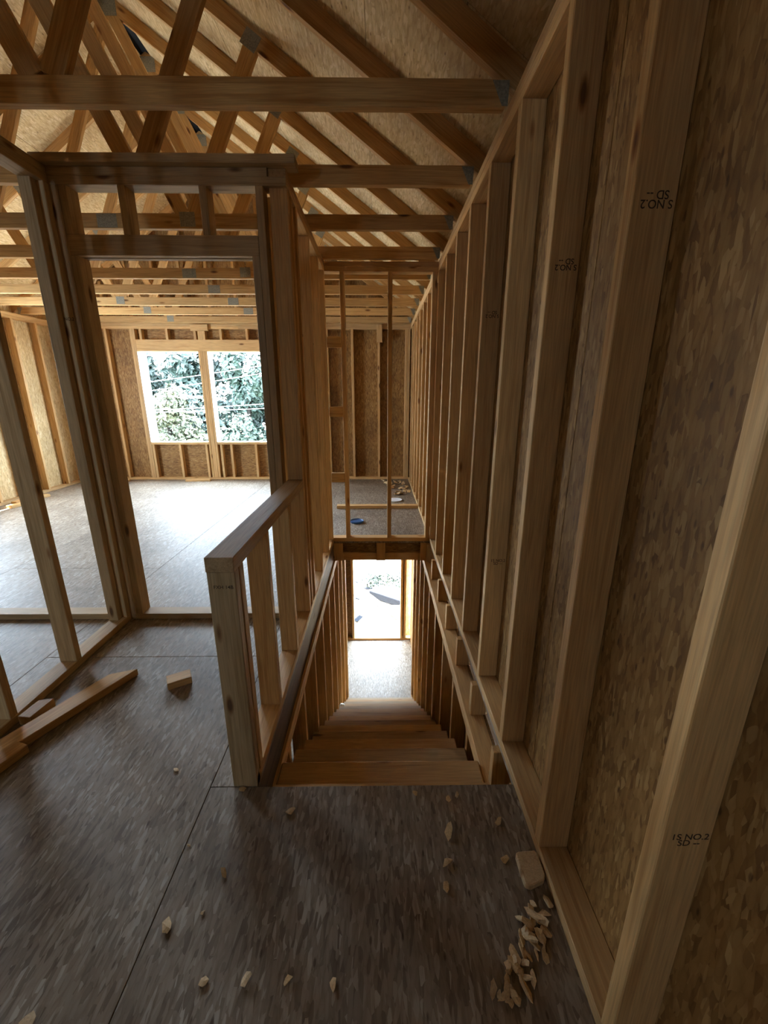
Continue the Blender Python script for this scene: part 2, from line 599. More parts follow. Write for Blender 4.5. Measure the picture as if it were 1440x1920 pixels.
# ------------------------------------------------------------------ wall behind the viewer
wb = root('wall_back', 'sheathed stud wall closing the landing behind the viewer', 'wall', kind='structure')
ADDED_BW = (-2.95, -2.62, 1.2, 2.063)  # unseen opening added behind the viewer for fill light
for x0, x1, z0, z1 in ((XO_L, ADDED_BW[0], -0.3, H + 0.1), (ADDED_BW[1], XO_R, -0.3, H + 0.1), (ADDED_BW[0], ADDED_BW[1], -0.3, ADDED_BW[2]), (ADDED_BW[0], ADDED_BW[1], ADDED_BW[3], H + 0.1)):
    piece('sheathing_panel', wb, (x0, YB - 0.012, z0), (x1, YB - 0.001, z1), 'wall', 0.001)
portal('window_portal_back', ((ADDED_BW[0] + ADDED_BW[1]) / 2, YB - 0.04, (ADDED_BW[2] + ADDED_BW[3]) / 2), (0, 1, 0), ADDED_BW[1] - ADDED_BW[0], ADDED_BW[3] - ADDED_BW[2])
for k in range(14):
    x = XL + 0.2 + 0.4064 * k
    if ADDED_BW[0] - T2 < x < ADDED_BW[1]:
        continue
    piece('stud', wb, (x, YB, T2), (x + T2, YB + W4, HS))
piece('bottom_plate', wb, (XL, YB, 0), (XR, YB + W4, T2))
piece('top_plate', wb, (XL, YB, HS), (XR, YB + W4, H))

# ------------------------------------------------------------------ roof
roof_z = lambda x: 2.548 + SLOPE * (0.484 - x) if x > XM else 2.548 + SLOPE * (x - (2 * XM - 0.484))
CH_V = W4 * math.sqrt(1 + SLOPE ** 2)          # vertical depth of the top chord
E = 0.94
ROOF_Y = (YB - 0.35, YF + 0.4)
for side in (1, -1):
    rf = root('roof_right' if side > 0 else 'roof_left', 'strand board roof deck on the slope above the stairs' if side > 0 else 'strand board roof deck on the slope over the window room', 'roof', kind='structure')
    edges = [E, E - 1.0, E - 2.0, XM + 0.045]
    ua = Vector((E if side > 0 else 2 * XM - E, 0, roof_z(E) + CH_V))
    ub = Vector((XM, 0, roof_z(XM) + CH_V))
    un_ = Vector((SLOPE * side, 0, 1)).normalized()
    um = (ua + ub) / 2 + un_ * 0.0135
    um.y = (ROOF_Y[0] + ROOF_Y[1]) / 2
    uy = Vector((0, 1, 0))
    umw = Matrix((un_.cross(uy), un_, uy)).transposed().to_4x4()
    umw.translation = um
    link('roofing_underlay', with_mat(box_mesh((ub - ua).length, 0.001, ROOF_Y[1] - ROOF_Y[0], 0), 'black'), rf, umw)  # unseen sheet added to keep light out of the roof seams
    for r in range(3):
        xa, xb = edges[r], edges[r + 1]
        ycuts = [ROOF_Y[0]]
        y = ROOF_Y[0] + (1.22 if r % 2 else 2.438)
        while y < ROOF_Y[1]:
            ycuts.append(y)
            y += 2.438
        ycuts.append(ROOF_Y[1])
        for y0, y1 in zip(ycuts[:-1], ycuts[1:]):
            a = Vector((xa, 0, roof_z(xa) + CH_V))
            b = Vector((xb, 0, roof_z(xb) + CH_V))
            if side < 0:
                a.x, b.x = 2 * XM - a.x, 2 * XM - b.x
            nrm = Vector((SLOPE * side, 0, 1)).normalized()
            sl = (b - a)
            L = sl.length - 0.003
            mid = (a + b) / 2 + nrm * 0.0065
            mid.y = (y0 + y1) / 2
            ez = Vector((0, 1, 0))
            ey = nrm
            ex = ey.cross(ez)
            mw = Matrix((ex, ey, ez)).transposed().to_4x4()
            mw.translation = mid
            link('roof_panel', with_mat(box_mesh(L, 0.0118, y1 - y0 - 0.003, 0), 'roof'), rf, mw)
zr = roof_z(XM) + CH_V
rv = piece('ridge_vent', None, (XM - 0.10, ROOF_Y[0], zr - 0.005), (XM + 0.10, ROOF_Y[1], zr + 0.05), 'black', 0)
tag(rv, 'black ridge vent strip along the roof peak', 'vent', kind='structure')

# ------------------------------------------------------------------ roof trusses
XP1 = XO_R - (XO_R - XO_L) / 3 + 0.02
XP2 = 2 * XM - XP1
ZB = H + W4
XQ = (XO_R + XM) / 2 + 0.05


def gusset(parent, pts, y, front=True):
    t = 0.0015
    y0, y1 = (y - t, y - 0.0001) if front else (y + 0.0001, y + t)
    return prism('connector_plate', pts, y0, y1, 'steel', parent, 'y')


def rect(cx, cz, w, h, ang=0):
    c, s = math.cos(ang), math.sin(ang)
    return [(cx + c * a - s * b, cz + s * a + c * b) for a, b in ((-w / 2, -h / 2), (w / 2, -h / 2), (w / 2, h / 2), (-w / 2, h / 2))]


def truss_parts(t):
    """All members drawn in the plane y = 0..38 mm of the truss root."""
    piece('bottom_chord', t, (XO_L + 0.10, 0, H), (XO_R - 0.10, T2, ZB), 'truss')
    for s in (1, -1):
        X = (lambda x: x) if s > 0 else (lambda x: 2 * XM - x)
        # top chord with plumb cut at the peak and tail over the eave
        xt = 0.90
        pts = [(X(xt), roof_z(xt)), (X(XM + 0.001), roof_z(XM + 0.001)), (X(XM + 0.001), roof_z(XM + 0.001) + CH_V), (X(xt), roof_z(xt) + CH_V)]
        bar_mid = Vector(((pts[0][0] + pts[1][0]) / 2, T2 / 2, (pts[0][1] + pts[2][1]) / 2))
        ez = Vector((pts[1][0] - pts[0][0], 0, pts[1][1] - pts[0][1])).normalized()
        ey = Vector((0, 1, 0))
        ex = ey.cross(ez)
        mw = Matrix((ex, ey, ez)).transposed().to_4x4()
        mw.translation = bar_mid
        inv = mw.inverted()
        o = prism('top_chord', pts, 0, T2, 'truss', t, 'y')
        o.data.transform(inv)
        o.matrix_local = mw
        # heel wedge
        prism('heel_wedge', [(X(0.484), ZB), (X(XO_R), H), (X(XO_R), roof_z(XO_R))], 0.001, T2 - 0.001, 'truss', t, 'y')
        p1 = Vector((X(XP1 - 0.03), T2 / 2, ZB - 0.005))
        bar('web', t, p1, (X(XM + 0.03), T2 / 2, roof_z(XM) - 0.03), W4, T2 - 0.002, (0, 1, 0), 'truss')
        p2 = Vector((X(XP1 + 0.04), T2 / 2, ZB - 0.005))
        bar('web', t, p2, (X(XQ), T2 / 2, roof_z(XQ) + 0.01), W4, T2 - 0.002, (0, 1, 0), 'truss')
        gusset(t, rect(X(XP1), ZB - 0.035, 0.10, 0.085), 0)['chord_plate'] = 1
        gusset(t, rect(X(XQ), roof_z(XQ) + 0.03, 0.10, 0.09, -s * math.atan(SLOPE)), 0)
        gusset(t, [(X(0.435), ZB - 0.005), (X(0.50), ZB - 0.005), (X(0.497), H + 0.004), (X(0.475), H + 0.004)], 0)
    gusset(t, rect(XM, roof_z(XM) + 0.01, 0.16, 0.12), 0)
    gusset(t, rect(-1.80, H + W4 / 2, 0.13, 0.08), 0)['chord_plate'] = 1


truss_labels = {
    -3: 'roof truss farthest behind the viewer over the landing',
    -2: 'second roof truss behind the viewer over the landing',
    -1: 'roof truss straight above the top of the stairs',
    0: 'nearest roof truss in view, bottom chord crossing high above the landing',
    1: 'roof truss just past the door frame wall, knot on its bottom chord',
    2: 'third visible roof truss, its chord running behind the short cripple studs over the door',
    3: 'fourth visible roof truss, resting beside the stud wall across the stairwell end',
    4: 'fifth visible roof truss, first one past the stairwell end wall',
    5: 'sixth visible roof truss, over the back hall plate',
    6: 'seventh visible roof truss, third from the window wall',
    7: 'eighth visible roof truss, second from the window wall',
    8: 'last roof truss, closest to the window wall',
}
proto = root('roof_truss', truss_labels[0], 'truss', (0, truss_y(0), 0), 'roof trusses')
truss_parts(proto)
kids = [c for c in COL.objects if c.parent == proto]
spare = [c for c in kids if 'chord_plate' in c]
for k in sorted(truss_labels):
    if k == 0:
        continue
    r = proto.copy()
    COL.objects.link(r)
    r.location = (0, truss_y(k) if k < 8 else YF - 0.10, 0)
    r['label'] = truss_labels[k]
    for c in kids:
        if k < 2 and c.name.startswith('connector_plate') and 'chord_plate' in c:
            continue
        d = c.copy()
        COL.objects.link(d)
        d.parent = r

for c in spare:                      # the nearest trusses show no plates on this face
    bpy.data.objects.remove(c)

# gable above the window wall
gb = root('wall_gable_far', 'sheathed gable triangle above the far window wall', 'wall', kind='structure')
piece('gable_plate', gb, (XO_L, YF, H + 0.0005), (XO_R, YF + T2, ZB), 'truss')
for k in range(13):
    x = XM - 2.6 + 0.4064 * k + 0.16
    zt = roof_z(x + (T2 if x > XM else 0)) + CH_V * 0.3
    if zt > ZB + 0.05:
        piece('gable_stud', gb, (x, YF + 0.002, ZB), (x + T2, YF + T2, zt), 'truss')
prism('gable_sheathing', [(XO_L - 0.25, roof_z(XO_L - 0.25) + CH_V), (XM, zr), (XO_R + 0.25, roof_z(XO_R + 0.25) + CH_V), (XO_R + 0.25, H), (XO_L - 0.25, H)], YF + W4 + 0.013, YF + W4 + 0.024, 'wall', gb, 'y')
gk = root('wall_gable_back', 'sheathed gable triangle above the wall behind the viewer', 'wall', kind='structure')
prism('gable_sheathing', [(XO_L - 0.25, roof_z(XO_L - 0.25) + CH_V), (XM, zr), (XO_R + 0.25, roof_z(XO_R + 0.25) + CH_V), (XO_R + 0.25, H - 0.3), (XO_L - 0.25, H - 0.3)], YB - 0.03, YB - 0.014, 'wall', gk, 'y')

# ------------------------------------------------------------------ wall with the door frame (runs across)
wd = root('wall_door', 'cross wall framing a doorway, header and short studs above it', 'wall', kind='structure')
DY0, DY1 = 2.38, 2.38 + W4
piece('bottom_plate', wd, (-2.9, DY0, 0), (XS - W4 - 0.001, DY1, T2), 'grey')
piece('top_plate', wd, (-1.70, DY0, HS), (XS, DY1, HS + T2), 'grey')
piece('top_plate', wd, (-1.70, DY0, HS + T2), (XS - 0.09, DY1, H), 'grey')
piece('top_board', wd, (-1.66, DY0 - 0.04, H + 0.0005), (-0.40, DY1 - 0.03, H + T2), 'grey')
JL, JR = -1.532, -0.648
HZ0, HZ1 = 2.085, 2.178
piece('king_stud', wd, (JL - 2 * T2 - 0.012, DY0, T2), (JL - T2 - 0.001, DY1, HS), 'grey')
piece('jack_stud', wd, (JL - T2, DY0, T2), (JL, DY1, HZ0), 'grey')
piece('king_stud', wd, (JR + T2 + 0.001, DY0, T2), (JR + 2 * T2 + 0.001, DY1, HS), 'grey')
piece('jack_stud', wd, (JR, DY0, T2), (JR + T2, DY1, HZ0), 'grey')
piece('door_header', wd, (JL - T2, DY0, HZ0), (JR + T2, DY0 + T2, HZ1), 'grey')
piece('door_header', wd, (JL - T2, DY1 - T2, HZ0), (JR + T2, DY1, HZ1), 'grey')
for x in (-1.284, -0.886):
    piece('cripple_stud', wd, (x, DY0, HZ1), (x + T2, DY1, HS), 'grey')
piece('cripple_stud', wd, (JL - T2, DY0, HZ1), (JL, DY1, HS), 'grey')

# wall running back towards the viewer from the door frame's corner
wc = root('wall_closet', 'open stud wall joining the door frame at its corner', 'wall', kind='structure')
CX0, CX1 = -1.70, -1.611
piece('bottom_plate', wc, (CX0, YB + 0.2, 0), (CX1, DY0 - 0.001, T2), 'grey')
piece('top_plate', wc, (CX0, YB + 0.2, HS), (CX1, DY0 - 0.001, HS + T2), 'grey')
piece('top_plate', wc, (CX0, YB + 0.2, HS + T2), (CX1, DY0 - 0.001, H), 'grey')
corner = piece('stud', wc, (CX0, DY0 - T2 - 0.002, T2), (CX1, DY0 - 0.002, HS), 'grey')
stamp('NO.2', corner, (-1.612, DY0 - T2 - 0.002, 1.78), (1, 0, 0), (0, 0, 1), 0.05)
piece('stud', wc, (CX0, DY0 - 2 * T2 - 0.006, T2), (CX0 + 0.06, DY0 - T2 - 0.003, HS), 'grey')
for k in range(11):
    y = 1.89 - 0.4064 * k
    if y > YB + 0.2:
        piece('stud', wc, (CX0, y, T2), (CX1, y + T2, HS), 'grey')

# ------------------------------------------------------------------ half wall and tall wall on the stair's near side (left)
wk = root('wall_stair_left', 'capped half wall meeting tall studs along the stair opening', 'wall', kind='structure')
KX0, KX1 = XS - W4, XS
piece('bottom_plate', wk, (KX0, YS0 + 0.0, 0), (KX1, YS1 + W4, T2))
KZ = 0.867
post = piece('end_post', wk, (KX0, YS0, 0.0), (KX1, YS0 + T2, KZ), 'grey')
post.location.y += -0.0005
stamp('FXH 14B', post, (-0.495, YS0 - 0.0005, 0.815), (1, 0, 0), (0, 0, 1), 0.062)
for y in (YS0 + T2 + 0.008, 1.56, 1.975):
    piece('stud', wk, (KX0, y, T2), (KX1, y + T2, KZ))
piece('cap_plate', wk, (KX0 - 0.001, YS0 - 0.004, KZ), (KX1 + 0.001, 2.40, KZ + 0.05), 'grey')
piece('top_plate', wk, (KX0, DY1 + 0.001, HS), (KX1, YS1 + W4, HS + T2))
piece('top_plate', wk, (KX0, DY0 + 0.01, HS + T2), (KX1, YS1 + W4, H))
sls = {}
for y in (2.402, 2.50, 2.62, 3.037, 3.443, 3.792):
    sls[y] = piece('stud', wk, (KX0, y, T2), (KX1, y + T2, HS))
piece('backing_stud', wk, (KX0 - T2 - 0.002, 2.50, T2), (KX0 - 0.002, 2.50 + W4, HS))
stamp('SPF', sls[2.62], (KX1, 2.64, 1.74), (0, 1, 0), (0, 0, 1), 0.03)
stamp('NO.2', sls[3.037], (KX1, 3.056, 1.74), (0, 1, 0), (0, 0, 1), 0.03)
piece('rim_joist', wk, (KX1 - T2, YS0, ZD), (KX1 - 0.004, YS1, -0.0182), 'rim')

# ------------------------------------------------------------------ wall across the stairwell end
we = root('wall_stair_end', 'slim stud wall across the far end of the stair opening', 'wall', kind='structure')
EY0, EY1 = YS1, YS1 + W4
piece('bottom_plate', we, (XS, EY0, 0), (XR - 0.001, EY1, T2))
piece('top_plate', we, (XS, EY0, HS), (XR - 0.001, EY1, HS + T2))
piece('top_plate', we, (XS, EY0, HS + T2), (XR - 0.001, EY1, H))
for x in (-0.329, 0.078, 0.455):
    piece('stud', we, (x, EY0, T2), (x + T2, EY1, HS))
for z in (1.80, 1.208, 0.60):
    piece('blocking', we, (XS + 0.001, EY0, z), (-0.33, EY0 + T2, z + W4))
# floor framing under it
hd = root('trim_1', 'short framed header under the wall at the stairwell end', 'header', kind='structure')
piece('header_strip', hd, (XS, EY0 + 0.002, ZD), (XR, EY0 + T2, ZD + 0.075))
for x in (XS + 0.002, -0.03, XR - W4 - 0.002):
    piece('header_block', hd, (x, EY0 - 0.012, ZD), (x + W4, EY0 + 0.0015, -0.0185))
piece('header_backing', hd, (XS, EY1 - 0.012, ZD), (XR, EY1, -0.0185), 'wall')

# hall beyond
wh = root('trim_2', 'single plate nailed across the back hall floor', 'plate', kind='structure')
piece('bottom_plate', wh, (XS - W4, 5.05, 0), (XR - 0.001, 5.05 + W4, T2))
wp = root('wall_partition', 'partition stud standing near the window wall', 'wall', kind='structure')
piece('bottom_plate', wp, (-1.56, 6.58, 0), (-1.47, 6.94, T2))
piece('stud', wp, (-1.56, 6.58, T2), (-1.47, 6.58 + T2, HS))
piece('stud', wp, (-1.56, 6.88, T2), (-1.47, 6.88 + T2, HS))
piece('top_plate', wp, (-1.56, 6.58, HS), (-1.47, 6.94, H))

# ------------------------------------------------------------------ stairwell below the floor
SLX, SRX = -0.445, 0.45
wll = root('wall_stair_left_lower', 'stud wall lining the lower stairwell beneath the half wall', 'wall', kind='structure')
wlr = root('wall_stair_right_lower', 'sheathed stud wall lining the lower stairwell beneath the long wall', 'wall', kind='structure')
LE = 4.95
for r, x0, x1 in ((wll, SLX - W4, SLX), (wlr, SRX, SRX + W4)):
    piece('bottom_plate', r, (x0, 0.6, ZL), (x1, LE, ZL + T2))
    piece('top_plate', r, (x0, 0.6, ZD - T2), (x1, LE, ZD - 0.0005))
    piece('top_plate', r, (x0, 0.6, ZD - 2 * T2), (x1, LE, ZD - T2 - 0.0005))
    for k in range(11):
        y = 0.8 + 0.4064 * k if r is wll else stud_y(k) - 0.05
        if y < LE - T2:
            piece('stud', r, (x0, y, ZL + T2), (x1, y + T2, ZD - 2 * T2))
    piece('stud', r, (x0, LE - T2, ZL + T2), (x1, LE, ZD - 2 * T2))
for k in range(0, 8):
    piece('squash_block', wlr, (SRX + 0.02, stud_y(k), ZD), (SRX + 0.02 + W4, stud_y(k) + T2, -0.0185))
piece('rim_board', wlr, (SRX + W4 + 0.022, 0.5, ZD - 0.08), (SRX + W4 + 0.034, YF, -0.019), 'wall')
for y0, y1 in ((0.5, 1.8), (1.8, 3.02), (3.02, 4.24), (4.24, YD)):
    piece('sheathing_panel', wlr, (SRX + W4 + 0.001, y0, ZL), (SRX + W4 + 0.012, y1 - 0.002, ZD - 0.001), 'wall', 0.001)

fl2 = root('floor_lower', 'strand board floor at the foot of the stairs', 'floor', kind='structure')
for x0, x1 in ((-5.0, -2.95), (-2.95, -1.73), (-1.73, -0.51), (-0.51, 0.71)):
    for y0, y1 in ((0.5, 2.2), (2.2, 4.64), (4.64, YD + 0.1)):
        piece('floor_panel', fl2, (x0 + G, y0 + G, ZL - 0.018), (x1 - G, y1 - G, ZL), 'floor', 0.001, 1)
wdl = root('wall_far_lower', 'lower stud wall with the outside door opening', 'wall', kind='structure')
DO = (-0.442, 0.362)
DTOP = ZL + 2.1
piece('bottom_plate', wdl, (-5.0, YD, ZL), (0.6, YD + W4, ZL + T2))
for x in (DO[0] - T2, DO[0] - 2 * T2 - 0.09, DO[1], DO[1] + T2 + 0.02, -0.9, -1.3, -1.7):
    piece('stud', wdl, (x, YD, ZL + T2), (x + T2, YD + W4, ZD - 0.09))
piece('door_header', wdl, (DO[0] - T2, YD, DTOP), (DO[1] + T2, YD + W4, DTOP + 0.2))
piece('top_plate', wdl, (-5.0, YD, ZD - 0.09), (0.6, YD + W4, ZD - 0.001))
for x0, x1, z0, z1 in ((-5.0, DO[0], ZL - 0.3, ZD), (DO[1], 0.6, ZL - 0.3, ZD), (DO[0], DO[1], DTOP, ZD)):
    piece('sheathing_panel', wdl, (x0, YD + W4 + 0.001, z0), (x1, YD + W4 + 0.012, z1), 'wall', 0.001)
portal('door_portal', ((DO[0] + DO[1]) / 2, YD + W4 + 0.03, (ZL + DTOP) / 2), (0, -1, 0), DO[1] - DO[0], DTOP - ZL)
wlo = root('wall_left_lower', 'outer wall of the lower storey', 'wall', kind='structure')
piece('sheathing_panel', wlo, (-5.02, 0.5, ZL - 0.3), (-5.0, YD + 0.1, 0 - 0.019), 'wall', 0)
wbo = root('wall_back_lower', 'wall closing the lower storey below the landing', 'wall', kind='structure')
piece('sheathing_panel', wbo, (-5.0, 0.48, ZL - 0.3), (0.62, 0.499, -0.019), 'wall', 0)
ovh = root('ceiling', 'joists and soffit under the upper floor overhang', 'ceiling', kind='structure')
piece('soffit_panel', ovh, (-5.0, YD + 0.1, ZD - 0.012), (0.6, YF + W4, ZD), 'wall', 0.001)
for k in range(9):
    x = -4.9 + 0.4064 * k * 1.2
    piece('floor_joist', ovh, (x, 0.6, ZD), (x + T2, YF, -0.019))

# ------------------------------------------------------------------ stairs
st = root('staircase', 'rough lumber staircase descending to the lower floor', 'stairs')
RUN, RISE = 0.2455, 0.1827
NT = 14
for k in range(NT):
    yn = 1.468 + RUN * k
    z = -0.19 - RISE * k
    piece('tread', st, (SLX + 0.004, yn - 0.14, z - T2), (SRX - 0.004, yn, z), 'pine' if k % 2 == 0 else 'grey', 0.006)
    piece('tread', st, (SLX + 0.004, yn - 0.232, z - T2), (SRX - 0.004, yn - 0.143, z), ('pine' if k % 2 == 0 else 'grey') if k else 'chip', 0.004)
    if k < NT:
        piece('riser', st, (SLX + 0.03, yn - 0.25, z + 0.001), (SRX - 0.03, yn - 0.234, z + RISE - T2 - 0.002))
p = Vector((0, 1.22, -0.19 - 0.22))
q = Vector((0, 1.468 + RUN * (NT - 1) - 0.05, ZL + 0.10))
for x in (SLX + 0.025, (SLX + SRX) / 2, SRX - 0.025):
    bar('stringer', st, (x, p.y, p.z - 0.06), (x, q.y, q.z - 0.02), 0.16, T2, (1, 0, 0))

# ------------------------------------------------------------------ loose lumber on the floor
def lying(name, p, q, w, t, z0, mat, label, cat, tip=0.0, group=None):
    """Board lying flat; tip > 0 cuts its q end to a slanted point."""
    p, q = Vector(p), Vector(q)
    d = (q - p)
    L = d.length
    d.normalize()
    ez = Vector((d.x, d.y, 0))
    ey = Vector((0, 0, 1))
    ex = ey.cross(ez)
    pts = [(-w / 2, -L / 2), (w / 2, -L / 2), (w / 2, L / 2 - tip), (-w / 2, L / 2)]
    o = prism(name, pts, -t / 2, t / 2, mat, None, 'y', 0.002)
    mw = Matrix((ex, ey, ez)).transposed().to_4x4()
    m = (p + q) / 2
    mw.translation = (m.x, m.y, z0 + t / 2)
    o.matrix_world = mw
    return tag(o, label, cat, group)


lying('lumber_offcut', (-1.60, 1.20), (-1.295, 1.845), W4, T2, 0.0006, 'pine', 'long loose board with a slant-cut pointed end lying on the subfloor', 'board', 0.09)
lying('lumber_offcut', (-1.06, 1.735), (-0.965, 1.79), 0.072, T2, 0.0006, 'pine', 'small square-cut wood block lying alone between half wall and closet wall', 'block')
lying('lumber_offcut', (-1.56, 1.49), (-1.545, 1.61), 0.06, 0.045, 0.0006, 'pine', 'stubby offcut wedged between the long loose board and the closet wall plate', 'block', 0.02)
lying('lumber_offcut', (-1.56, 1.06), (-1.462, 1.36), 0.07, T2, 0.0006, 'pine', 'short board end poking in at the edge of the picture below the pointed board', 'board')
lying('lumber_offcut', (-3.25, 6.80), (-2.85, 6.83), 0.08, 0.03, 0.0006, 'pine', 'short board lying on the floor below the window mullion', 'board')
lying('lumber_offcut', (-4.75, 6.72), (-4.2, 6.80), 0.08, 0.03, 0.0006, 'pine', 'loose board lying along the far wall near the room corner', 'board')
lying('lumber_offcut', (-4.85, 5.3), (-4.75, 5.75), 0.09, 0.035, 0.0006, 'pine', 'pale board lying against the outer wall plate', 'board')
lying('lumber_offcut', (-4.74, 5.1), (-4.66, 5.5), 0.09, 0.035, 0.0006, 'pine', 'second pale board beside the one against the outer wall', 'board')


def chip(x, y, s, label, group=None, z=0.0, mat='chip', thick=0.25, ang=None, elong=1.5, n=6, tilt=0.25, name='wood_chip'):
    a0 = random.uniform(0, math.tau) if ang is None else ang
    pts = []
    for i in range(n):
        a = math.tau * i / n + random.uniform(-0.35, 0.35)
        r = s * random.uniform(0.6, 1.05)
        px, py = r * elong * math.cos(a), r * math.sin(a) / elong ** 0.3
        pts.append((px, py))
    t = s * thick
    bm = bmesh.new()
    lo = [bm.verts.new((px * 0.9, py * 0.9, 0)) for px, py in pts]
    hi = [bm.verts.new((px + random.uniform(-.15, .15) * s, py + random.uniform(-.15, .15) * s, t * random.uniform(0.6, 1.4))) for px, py in pts]
    bm.faces.new(lo[::-1])
    c = bm.verts.new((0, 0, t * 1.3))
    for i in range(n):
        bm.faces.new((lo[i], lo[(i + 1) % n], hi[(i + 1) % n], hi[i]))
        bm.faces.new((hi[i], hi[(i + 1) % n], c))
    bmesh.ops.recalc_face_normals(bm, faces=bm.faces)
    me = bpy.data.meshes.new(name)
    bm.to_mesh(me)
    bm.free()
    me.materials.append(MAT[mat])
    o = link(name, me)
    rot = Matrix.Rotation(a0, 4, 'Z') @ Matrix.Rotation(random.uniform(-tilt, tilt), 4, 'X') @ Matrix.Rotation(random.uniform(-tilt, tilt), 4, 'Y')
    zmin = min((rot @ v.co).z for v in me.vertices)
    rot.translation = (x, y, z - zmin + 0.0005)
    o.matrix_world = rot
    return tag(o, label, 'wood chip' if name == 'wood_chip' else 'scrap', group)


chips = [
    (-0.583, 0.767, 0.018, 'bright pale chip casting a long shadow on the open grey floor'),
    (-0.438, 0.658, 0.012, 'small crumpled chip near the lower picture edge left of the shadow line'),
    (-0.475, 0.896, 0.013, 'chip lying right on the edge of the half wall shadow'),
    (-0.334, 0.661, 0.014, 'slim chip in the shade, leftmost of three low in the picture'),
    (-0.230, 0.660, 0.011, 'split chip in the shade, middle of three low in the picture'),
    (-0.116, 0.649, 0.011, 'narrow chip in the shade, rightmost of three low in the picture'),
    (-0.313, 1.089, 0.014, 'chip in front of the first stair near the half wall post'),
    (-0.792, 1.259, 0.010, 'tiny dark-edged chip on open floor left of the half wall post'),
    (-0.509, 1.172, 0.013, 'chip resting against the foot of the half wall post'),
    (0.231, 1.010, 0.018, 'pale squarish chip on the dark floor before the stairs'),
    (0.211, 0.921, 0.016, 'forked chip a hand below the pale squarish chip'),
    (0.194, 0.854, 0.016, 'leaning chip furthest from the stairs of the dark floor row'),
    (0.126, 1.150, 0.011, 'upright sliver close to the middle of the stair edge'),
    (0.244, 1.125, 0.013, 'chunky chip beside the ragged stair edge near the long wall'),
    (0.280, 1.141, 0.010, 'little chip touching the ragged stair edge near the long wall'),
    (0.393, 0.927, 0.016, 'oval chip just before the flat foam-coloured block'),
    (0.404, 1.043, 0.014, 'curled chip between stair edge and long wall plate'),
    (-0.815, 0.595, 0.017, 'chip cut off by the bottom edge of the picture'),
    (-0.62, 0.98, 0.006, 'tiny splinter on the grey floor above the bright chip'),
    (-0.50, 0.80, 0.006, 'tiny splinter next to the shadow line beside the bright chip'),
]
for x, y, s, lab in chips:
    chip(x, y, s, lab, 'wood chips strewn on the landing')
# the flat block by the plate
bl = prism('wood_block', [(0.424, 0.930), (0.432, 0.936), (0.452, 0.938), (0.487, 0.940), (0.4925, 0.932), (0.4945, 0.872), (0.486, 0.858), (0.44, 0.842), (0.426, 0.848), (0.424, 0.88)], 0.0006, 0.022, 'chip', None, 'z', 0.003)
tag(bl, 'flat squarish wood block resting against the long wall\'s plate', 'block')
# pile beside the plate
lab = 'small wood chip in the loose pile beside the long wall plate'
spots = []
for i in range(46):
    t = random.random()
    x = 0.455 - 0.17 * t + random.gauss(0, 0.022)
    y = 0.80 - 0.20 * t + random.gauss(0, 0.016)
    x = min(x, 0.478)
    spots.append((x, y))
for i, (x, y) in enumerate(spots):
    chip(x, y, random.uniform(0.007, 0.017), lab, 'chip pile beside the plate', z=0.0, ang=random.gauss(1.8, 0.5), elong=random.uniform(1.2, 2.2), tilt=0.5, thick=0.3)
# scraps in the corner of the back hall
lab = 'wood scrap in the heap at the corner of the back hall'
for i in range(34):
    t = random.random() ** 0.7
    x = random.uniform(0.06 + 0.15 * (1 - t), 0.44)
    y = 5.7 + 1.12 * t
    chip(x, y, random.uniform(0.018, 0.045), lab, 'scrap heap in the back hall', elong=random.uniform(1.2, 2.2), tilt=0.5, thick=0.35, name='wood_scrap')


def disc(name, x, y, r, h, mat, rim, label, cat):
    bm = bmesh.new()
    n = 28
    prof = [(0, 0.0), (r * 0.9, 0.0), (r, h * 0.5), (r, h), (r * 0.92, h), (r * 0.86, h * rim), (0, h * rim)]
    rings = []
    for pr, pz in prof:
        if pr == 0:
            rings.append([bm.verts.new((0, 0, pz))])
        else:
            rings.append([bm.verts.new((pr * math.cos(math.tau * i / n), pr * math.sin(math.tau * i / n), pz)) for i in range(n)])
    for a, b in zip(rings[:-1], rings[1:]):
        for i in range(n):
            j = (i + 1) % n
            if len(a) == 1:
                bm.faces.new((a[0], b[j], b[i]))
            elif len(b) == 1:
                bm.faces.new((a[i], a[j], b[0]))
            else:
                bm.faces.new((a[i], a[j], b[j], b[i]))
    bmesh.ops.recalc_face_normals(bm, faces=bm.faces)
    me = bpy.data.meshes.new(name)
    bm.to_mesh(me)
    bm.free()
    me.materials.append(MAT[mat])
    o = link(name, me)
    o.location = (x, y, 0.0005)
    return tag(o, label, cat)


disc('bucket_lid', -0.258, 4.47, 0.078, 0.022, 'blue', 0.6, 'dark blue round plastic lid on the back hall floor', 'lid')
disc('paper_plate', 0.215, 5.47, 0.10, 0.012, 'white', 0.5, 'white round plate lying past the back hall plate', 'plate')
# crumpled white paper on the stairs
bm = bmesh.new()
bmesh.ops.create_icosphere(bm, subdivisions=3, radius=0.035)
for v in bm.verts:
    v.co *= 1 + 0.30 * noise.noise(v.co * 45)
    v.co.z = v.co.z * 1.15
me = bpy.data.meshes.new('crumpled_paper')
bm.to_mesh(me)
bm.free()
me.materials.append(MAT['white'])
o = link('crumpled_paper', me)
kz = 10
o.location = (-0.425, 3.83, -0.19 - RISE * kz + 0.036)
tag(o, 'crumpled white paper lump on a lower stair tread', 'paper')

